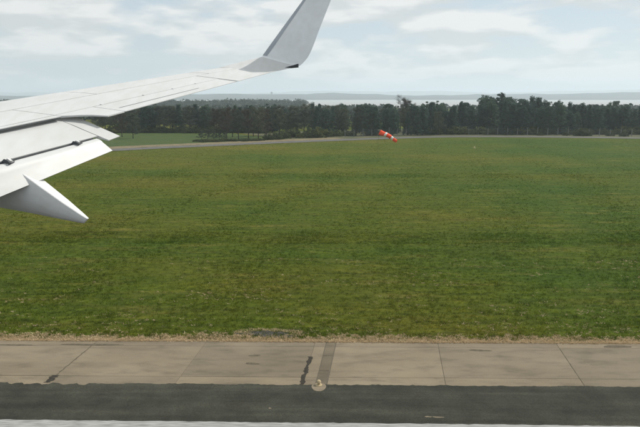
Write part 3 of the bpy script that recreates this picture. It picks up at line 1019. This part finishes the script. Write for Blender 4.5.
# ------------------------------------------------------------------ the wing (aircraft frame: s outboard, a aft, z up from the eye)
CRAB = math.radians(6.1)
LV = np.array([math.sin(CRAB), math.cos(CRAB), 0.0])
AV = np.array([math.cos(CRAB), -math.sin(CRAB), 0.0])
EYE = np.array([0, 0, CAM_H])
def W(p):
    return tuple(EYE + p[0] * LV + p[1] * AV + np.array([0, 0, p[2]]))
def st(u, v, s):
    d = ray(u, v)
    P = d * (s / (d @ LV))
    return np.array([P @ LV, P @ AV, P[2]])
Tt, Kk, Lt = st(270, 72.6, 15.0), st(105, 116.5, 10.4), st(218, 67.2, 15.0)
NN = np.cross(Kk - Tt, Lt - Tt); NN /= np.linalg.norm(NN)
def plane_z(s, a):
    return (Tt @ NN - NN[0] * s - NN[1] * a) / NN[2]
def on_plane(u, v):
    d = ray(u, v); D = np.array([d @ LV, d @ AV, d[2]])
    return D * ((Tt @ NN) / (D @ NN))
LE0 = on_plane(0, 99.5)
le_k = (Lt[1] - LE0[1]) / (Lt[0] - LE0[0])
te_k = (Tt[1] - Kk[1]) / (Tt[0] - Kk[0])
def a_le(s): return Lt[1] - (15 - s) * le_k
def a_te(s): return Tt[1] - (15 - s) * te_k
UPX = [0, .004, .015, .04, .1, .25, .45, .7, 1.0]
UPZ = [-.030, -.021, -.013, -.006, 0, .008, .010, .007, 0]
LOX = [0, .004, .015, .05, .15, .35, .6, .85, 1.0]
LOZ = [-.030, -.040, -.049, -.062, -.085, -.100, -.070, -.026, -.006]
def foil(s, u, upper=True):
    c = a_te(s) - a_le(s)
    a = a_le(s) + u * c
    z = plane_z(s, a) + c * np.interp(u, UPX if upper else LOX, UPZ if upper else LOZ)
    return np.array([s, a, z])
def frac(px):
    p = on_plane(*px)
    return p[0], (p[1] - a_le(p[0])) / (a_te(p[0]) - a_le(p[0]))
def loft(sections, closed_caps=True):
    """sections: list of lists of (s,a,z); all the same length; closed loops"""
    n = len(sections[0])
    V = [W(p) for sec in sections for p in sec]
    F = []
    for j in range(len(sections) - 1):
        for i in range(n):
            F.append((j * n + i, j * n + (i + 1) % n, (j + 1) * n + (i + 1) % n, (j + 1) * n + i))
    if closed_caps:
        F.append(tuple(range(n))[::-1])
        F.append(tuple((len(sections) - 1) * n + i for i in range(n)))
    return V, F
WROOT = W((2.0, a_te(2.0), plane_z(2.0, a_te(2.0))))
wing = empty('aircraft_wing', WROOT, 'white jet airliner wing with lowered flaps and an upturned tip', 'aircraft wing')
def wpart(name, VF, mat, parent=None, smooth=35, bevel=0.0):
    V, F = VF
    par = parent or wing
    me = mesh_from([np.array(v_) - np.array(WROOT) for v_ in V], F, True)
    import bmesh
    bm = bmesh.new(); bm.from_mesh(me)
    bmesh.ops.recalc_face_normals(bm, faces=bm.faces)
    bm.to_mesh(me); bm.free()
    me.set_sharp_from_angle(angle=math.radians(smooth))
    o = link(name, me, M[mat], par)
    if bevel:
        bv = o.modifiers.new('bevel', 'BEVEL'); bv.width = bevel; bv.segments = 2; bv.limit_method = 'ANGLE'; bv.angle_limit = math.radians(40)
    return o
def strip(s_list, u0, u1, nu=9):
    secs = []
    for s in s_list:
        a, b = u0(s), u1(s)
        us = a + (b - a) * (np.linspace(0, 1, nu) ** (1.7 if a < .01 else 1.0))
        up = [foil(s, u, True) for u in us]
        lo = [foil(s, u, False) for u in us[::-1]]
        if a < .001: lo = lo[:-1] + [foil(s, 0.0005, False)]
        secs.append(up + lo)
    return loft(secs)
# panel lines from the photograph
A = [frac(p) for p in ((0, 112.5), (120, 92), (195, 76.5), (230, 70.2))]
B = [frac(p) for p in ((79, 110.5), (120, 101), (170, 90.5), (214, 80.0))]
SPt = [on_plane(0, 129.5), on_plane(76, 114)]
def lin(pts):
    ss, uu = [p[0] for p in pts], [p[1] for p in pts]
    k = np.polyfit(ss, uu, 1)
    return lambda s: float(np.polyval(k, s))
fA0, fB0 = lin(A), lin(B)
def fA(s): return min(max(fA0(s), .12), .5)
def fB(s): return min(max(fB0(s), .5), .85)
def fSp(s):
    k = (SPt[1][1] - SPt[0][1]) / (SPt[1][0] - SPt[0][0])
    if s >= SPt[0][0]: a = SPt[1][1] + (s - SPt[1][0]) * k
    else: a = SPt[0][1] + (s - SPt[0][0]) * .47
    return (a - a_le(s)) / (a_te(s) - a_le(s))
print('LINES', [tuple(np.round(x, 3)) for x in A], [tuple(np.round(x, 3)) for x in B], [np.round(x, 2) for x in SPt], 'chord', a_te(10.4) - a_le(10.4), a_te(15) - a_le(15))
gp = .010
S_END = 15.0
S_FL = 10.36
S_AIL = frac((221, 79.5))[0]
def span(a, b, n): return list(np.linspace(a, b, n))
# leading edge slats in lengths, the wing box, ailerons, spoilers
for s0, s1 in ((2.0, 5.2), (5.22, 8.35), (8.37, 11.6), (11.62, 14.2)):
    wpart('slat', strip(span(s0, s1, 5), lambda s: 0.0, lambda s: fA(s) - gp / 2), 'wing')
wpart('wing_tip_panel', strip(span(14.22, S_END, 4), lambda s: 0.0, lambda s: fA(s) - gp / 4), 'wing')
wpart('wing_box', strip(span(2.0, S_FL - .25, 8), lambda s: fA(s) + gp / 2, lambda s: min(fB(s), fSp(s) - .04)), 'wing')
wpart('wing_box', strip(span(S_FL - .235, S_AIL, 6), lambda s: fA(s) + gp / 2, fB), 'wing')
wpart('wing_box', strip(span(S_AIL + .035, S_END, 4), lambda s: fA(s) + gp / 2, lambda s: 1.0), 'wing')
for s0, s1 in ((3.5, 5.8), (5.82, 8.0), (8.02, S_FL - .25)):
    def sp_sec(s):
        a, b = min(fB(s), fSp(s) - .04) + gp * .8, fSp(s)
        us = np.linspace(a, b, 5)
        up = [foil(s, u) for u in us]
        lo = [p - np.array([0, 0, .07 * (1 - t) + .012]) for p, t in zip(up[::-1], np.linspace(1, 0, 5))]
        return up + lo
    wpart('spoiler', loft([sp_sec(s) for s in span(s0, s1, 5)]), 'wing')
# fixed trailing edge piece between flap and aileron
def tep(s, u1):
    us = np.linspace(fB(s) + gp * .7, u1, 5)
    return [foil(s, u) for u in us] + [foil(s, u) - np.array([0, 0, .022 + .04 * (1 - u)]) for u in us[::-1]]
wpart('trailing_edge_panel', loft([tep(S_FL - .235, fSp(S_FL) - .02), tep(S_FL - .05, fSp(S_FL) + .06), tep(S_FL + .03, .90), tep(S_FL + .10, 1.0), tep(S_FL + .45, 1.0)]), 'wing')
ail = wpart('aileron', strip(span(S_FL + .465, S_AIL - .03, 6), lambda s: fB(s) + gp * .9, lambda s: 1.0), 'wing')
# tab line and hinge covers on the aileron
tabs = []
for s in span(S_FL + .6, 12.9, 10):
    tabs.append((s, .895))
Vt, Ft = [], []
for s, u in tabs:
    for du, dz in ((-.006, .0015), (.006, .0015)):
        p = foil(s, u + du); p[2] += dz; Vt.append(W(p))
Ft = [(2 * i, 2 * i + 1, 2 * i + 3, 2 * i + 2) for i in range(len(tabs) - 1)]
wpart('tab_seam', (Vt, Ft), 'metal', ail)
for s in (11.0, 11.9, 12.6, 13.2):
    p = foil(s, fB(s) - .004)
    hs = [[(s + ds, p[1] + da, p[2] + dz) for da, dz in ((-.035, -.004), (0, .008), (.035, -.004), (.035, -.03), (-.035, -.03))] for ds in (-.02, .02)]
    wpart('hinge_cover', loft(hs), 'wing', ail)

# flaps
def G(s): return np.array([s, -5.06 - .44 * (10.15 - s), -.66 - .169 * (10.15 - s)])
def sp_pt(s):
    u = fSp(s); p = foil(s, u); return p
def slab_section(n0, n1, tn, tt, nose_r=.5, m=8, bulge=.03):
    """airfoil-like section from nose n0 to tail n1"""
    n0, n1 = np.array(n0), np.array(n1)
    ch = n1 - n0; L = np.linalg.norm(ch[1:])
    nrm = np.array([0, ch[2], -ch[1]]) / L
    if nrm[2] < 0: nrm = -nrm
    up, lo = [], []
    for t in (0, .03, .10, .25, .45, .7, 1.0):
        k = math.sqrt(max(0, 1 - (1 - min(t / .25, 1)) ** 2))
        up.append(n0 + ch * t + nrm * (bulge * L * math.sin(min(t * 1.25, 1) * math.pi) * .5 + (-tn * .35) * (1 - k)))
        th = tn * k * (1 - t) + tt + .02 * (t < .02)
        lo.append(up[-1] - nrm * th)
    return up + lo[::-1]
S_FO = 10.38
def main_sec(s, tail):
    nose = sp_pt(s) + np.array([0, -.30, .0])
    return slab_section(nose, tail, .20, .014)
def main_tail(s): return G(s)
OUT_T = st(120, 136, 10.42); IN_T = st(109, 140.2, 10.18)
secs = [main_sec(s, G(s)) for s in span(3.8, 10.14, 8)]
mf = wpart('main_flap', loft(secs), 'wing')
secs = [slab_section(sp_pt(10.15) + np.array([0, -.30, .0]), IN_T, .20, .014), slab_section(sp_pt(10.42) + np.array([0, -.30, .0]), OUT_T, .18, .012)]
wpart('flap_end_panel', loft(secs), 'wing', mf)
def aft_tail(s): return np.array([s, -4.82 - .44 * (9.95 - s), -.93 - .268 * (9.95 - s)])
def aft_sec(s):
    nose = G(s) + np.array([0, .010, -.028]); tail = aft_tail(s)
    ch = tail - nose; nrm = np.array([0, -ch[2], ch[1]]); nrm /= np.linalg.norm(nrm)
    # rounded lit nose, then a crease and a flat tail
    L = np.linalg.norm(ch[1:])
    P = []
    for t, k in ((0, -.05), (.03, .0), (.10, .028), (.22, .040), (.36, .040), (.42, .030), (.7, .018), (1, 0)):
        P.append(nose + ch * t + nrm * k)
    for t, k in ((1, -.012), (.6, -.06), (.3, -.11), (.08, -.11)):
        P.append(nose + ch * t + nrm * k)
    return P
af = wpart('aft_flap', loft([aft_sec(s) for s in span(3.8, 10.06, 8)]), 'wing', None, 25)
# dark strip painting shade into the slot under the main flap tail
wpart('flap_slot_shade', loft([[G(s) + np.array([0, -.03, -.02]), G(s) + np.array([0, .002, -.014]), G(s) + np.array([0, .004, -.034]), G(s) + np.array([0, -.03, -.05])] for s in span(3.8, 10.05, 6)]), 'flapdark')
wpart('spoiler_gap_shade', loft([[sp_pt(s) + np.array([0, -.06, -.016]), sp_pt(s) + np.array([0, .002, -.014]), sp_pt(s) + np.array([0, .004, -.034]), sp_pt(s) + np.array([0, -.06, -.05])] for s in span(3.8, 10.1, 6)]), 'flapdark')  # dark strip standing in for the shade of the open gap below the spoilers
# hinge brackets bridging main and aft flap
def s_on_G(u):
    lo, hi = 6.0, 10.1
    for _ in range(40):
        m = (lo + hi) / 2
        d = ray(u, 150); r_ = (d @ AV) / (d @ LV)
        g = G(m)
        if g[1] / g[0] > r_: hi = m
        else: lo = m
    return lo
for u in (6, 76):
    s = s_on_G(u)
    g, t_ = G(s), aft_tail(s)
    d = (t_ - g); d[0] = 0; d /= np.linalg.norm(d)
    nr = np.array([0, -d[2], d[1]])
    for ds in (-.07, .07):
        secs = [[g + np.array([ds + w, 0, 0]) + d * x + nr * h for x, h in ((-.01, -.03), (-.01, .010), (.03, .034), (.085, .042), (.10, .02), (.0, -.05))] for w in (-.009, .009)]
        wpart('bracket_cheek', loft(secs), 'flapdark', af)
    secs = [[g + np.array([w, 0, 0]) + d * x + nr * h for x, h in ((.080, .0), (.080, .044), (.098, .040), (.10, .0))] for w in (-.06, .06)]
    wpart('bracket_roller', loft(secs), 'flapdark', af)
    secs = [[g + np.array([w, 0, 0]) + d * x + nr * h for x, h in ((.0, .0), (.0, .030), (.06, .046), (.06, .0))] for w in (-.03, .03)]
    wpart('bracket_link', loft(secs), 'wing', af)

# flap track fairing hanging under the flap
FS = 8.75
tail = st(88.5, 218.5, FS); low_t = st(84, 223.5, FS)
topm = st(43, 184, FS); lowm = st(0, 205.5, FS)
secs = []
def fsec(top, bot, w, wt):
    s, a = FS, (top[1] + bot[1]) / 2
    out = []
    for k, z in ((-wt, 0.0), (wt, 0.0), (w * .92, .22), (w, .5), (w * .8, .8), (w * .35, 1.0), (-w * .35, 1.0), (-w * .8, .8), (-w, .5), (-w * .92, .22)):
        p = top + (bot - top) * z
        out.append((FS + k, p[1], p[2]))
    return out
d1 = topm - tail
path = [(tail, low_t, .03, .025), (tail + d1 * .12, low_t + (lowm - low_t) * .08, .065, .05), (tail + d1 * .5, low_t + (lowm - low_t) * .33, .12, .10), (topm, low_t + (lowm - low_t) * .62, .165, .13),
        (topm + d1 * .55, lowm + np.array([0, -.1, .0]), .19, .15), (topm + np.array([0, -1.3, .42]), lowm + np.array([0, -.9, .16]), .20, .15), (topm + np.array([0, -2.3, .62]), lowm + np.array([0, -2.0, .50]), .14, .10), (topm + np.array([0, -2.9, .60]), lowm + np.array([0, -2.7, .80]), .03, .02)]
wpart('flap_track_fairing', loft([fsec(*p) for p in path]), 'fairing', None, 50, .012)

# winglet
wl_px = [((218, 67.2), (270, 72.6), 15.0), ((240, 62.4), (285, 69.4), 15.3), ((260, 57.6), (298, 66.4), 15.55), ((263.5, 54.4), (303.5, 62.4), 15.6), ((268, 48.2), (308.8, 55.6), 15.64),
         ((275, 38.5), (314, 44), 15.69), ((284, 26), (319.5, 29), 15.76), ((303, 0), (331, 0), 15.92), ((325, -31), (345.5, -36), 16.12), ((332, -37), (347, -39), 16.16)]
TH = [.060, .060, .062, .066, .065, .06, .055, .05, .035, .01]
LEs = [st(*p[0], p[2] + .05) for p in wl_px]; TEs = [st(*p[1], p[2]) for p in wl_px]
LEs[0] = foil(15.0, 0); TEs[0] = foil(15.0, 1.0)
def catmull(P, sub):
    out = []
    P = [np.atleast_1d(np.array(q, float)) for q in P]
    for i in range(len(P) - 1):
        p0, p1, p2, p3 = P[max(i - 1, 0)], P[i], P[i + 1], P[min(i + 2, len(P) - 1)]
        for k in range(sub):
            t = k / sub
            out.append(.5 * (2 * p1 + (p2 - p0) * t + (2 * p0 - 5 * p1 + 4 * p2 - p3) * t * t + (3 * p1 - p0 - 3 * p2 + p3) * t ** 3))
    return out + [P[-1]]
SUB = 3
LEs, TEs, TH = catmull(LEs, SUB), catmull(TEs, SUB), [float(x[0]) for x in catmull(TH, SUB)]
mids = [(a + b) / 2 for a, b in zip(LEs, TEs)]
secs, lesecs = [], []
for i in range(len(LEs)):
    ch = TEs[i] - LEs[i]; c = np.linalg.norm(ch)
    tg = mids[min(i + 1, len(mids) - 1)] - mids[max(i - 1, 0)]
    nrm = np.cross(ch, tg); nrm /= np.linalg.norm(nrm)
    if (nrm[0] > 0 and i > 2 * SUB) or (i <= 2 * SUB and nrm[2] < 0): nrm = -nrm     # inboard / upper side
    if i == 0: nrm = np.array([0, 0, 1.0])
    th = TH[i] * c
    prof = []
    for t, k in ((0, 0), (.02, .35), (.08, .55), (.2, .5), (.5, .25), (.8, .06), (1, .02)):
        prof.append(LEs[i] + ch * t + nrm * th * k)
    for t, k in ((1, -.02), (.8, -.2), (.5, -.45), (.2, -.5), (.06, -.35)):
        prof.append(LEs[i] + ch * t + nrm * th * k)
    secs.append(prof)
    if i >= 3 * SUB - 1:
        le = []
        for t, k in ((.115, .60), (.08, .58), (.02, .39), (-.006, 0), (.02, -.3), (.08, -.45), (.1, -.2), (.1, .3)):
            le.append(LEs[i] + ch * t + nrm * (th * k + .002 * (1 if k > 0 else -1)))
        lesecs.append(le)
wpart('wing_tip', loft(secs[:2 * SUB + 1]), 'wing', None, 50)
wlt = wpart('winglet', loft(secs[2 * SUB:]), 'winglet', None, 50)
wpart('leading_edge', loft(lesecs), 'edge', wlt, 50)
# tail light box under the winglet trailing edge
q0, q1 = st(283, 68.6, 15.4), st(298.5, 66.2, 15.5)
box = [[q0 + np.array([x * .02, 0, z]) for x, z in ((-1, .012), (1, .012), (1, -.012), (-1, -.012))], [q1 + np.array([x * .05, 0, z]) for x, z in ((-1, .055), (1, .055), (1, -.03), (-1, -.03))]]
wpart('tail_light', loft(box), 'lens', wlt)

# ------------------------------------------------------------------ air
v, f = box_mesh(-14500, 14500, -400, 13500, -7.2, 150)
hz = link('haze', mesh_from(v, f))
tag(hz, 'thin blue-grey haze over the estuary', 'haze', kind='stuff')
hm = bpy.data.materials.new('haze_air')
hm.use_nodes = True
hm.node_tree.nodes.clear()
ho = hm.node_tree.nodes.new('ShaderNodeOutputMaterial')
hv = hm.node_tree.nodes.new('ShaderNodeVolumePrincipled')
hv.inputs['Color'].default_value = (0.82, 0.93, 1.0, 1)
hv.inputs['Density'].default_value = 3.1e-4
hv.inputs['Anisotropy'].default_value = 0.25
hm.node_tree.links.new(hv.outputs['Volume'], ho.inputs['Volume'])
hz.data.materials.append(hm)
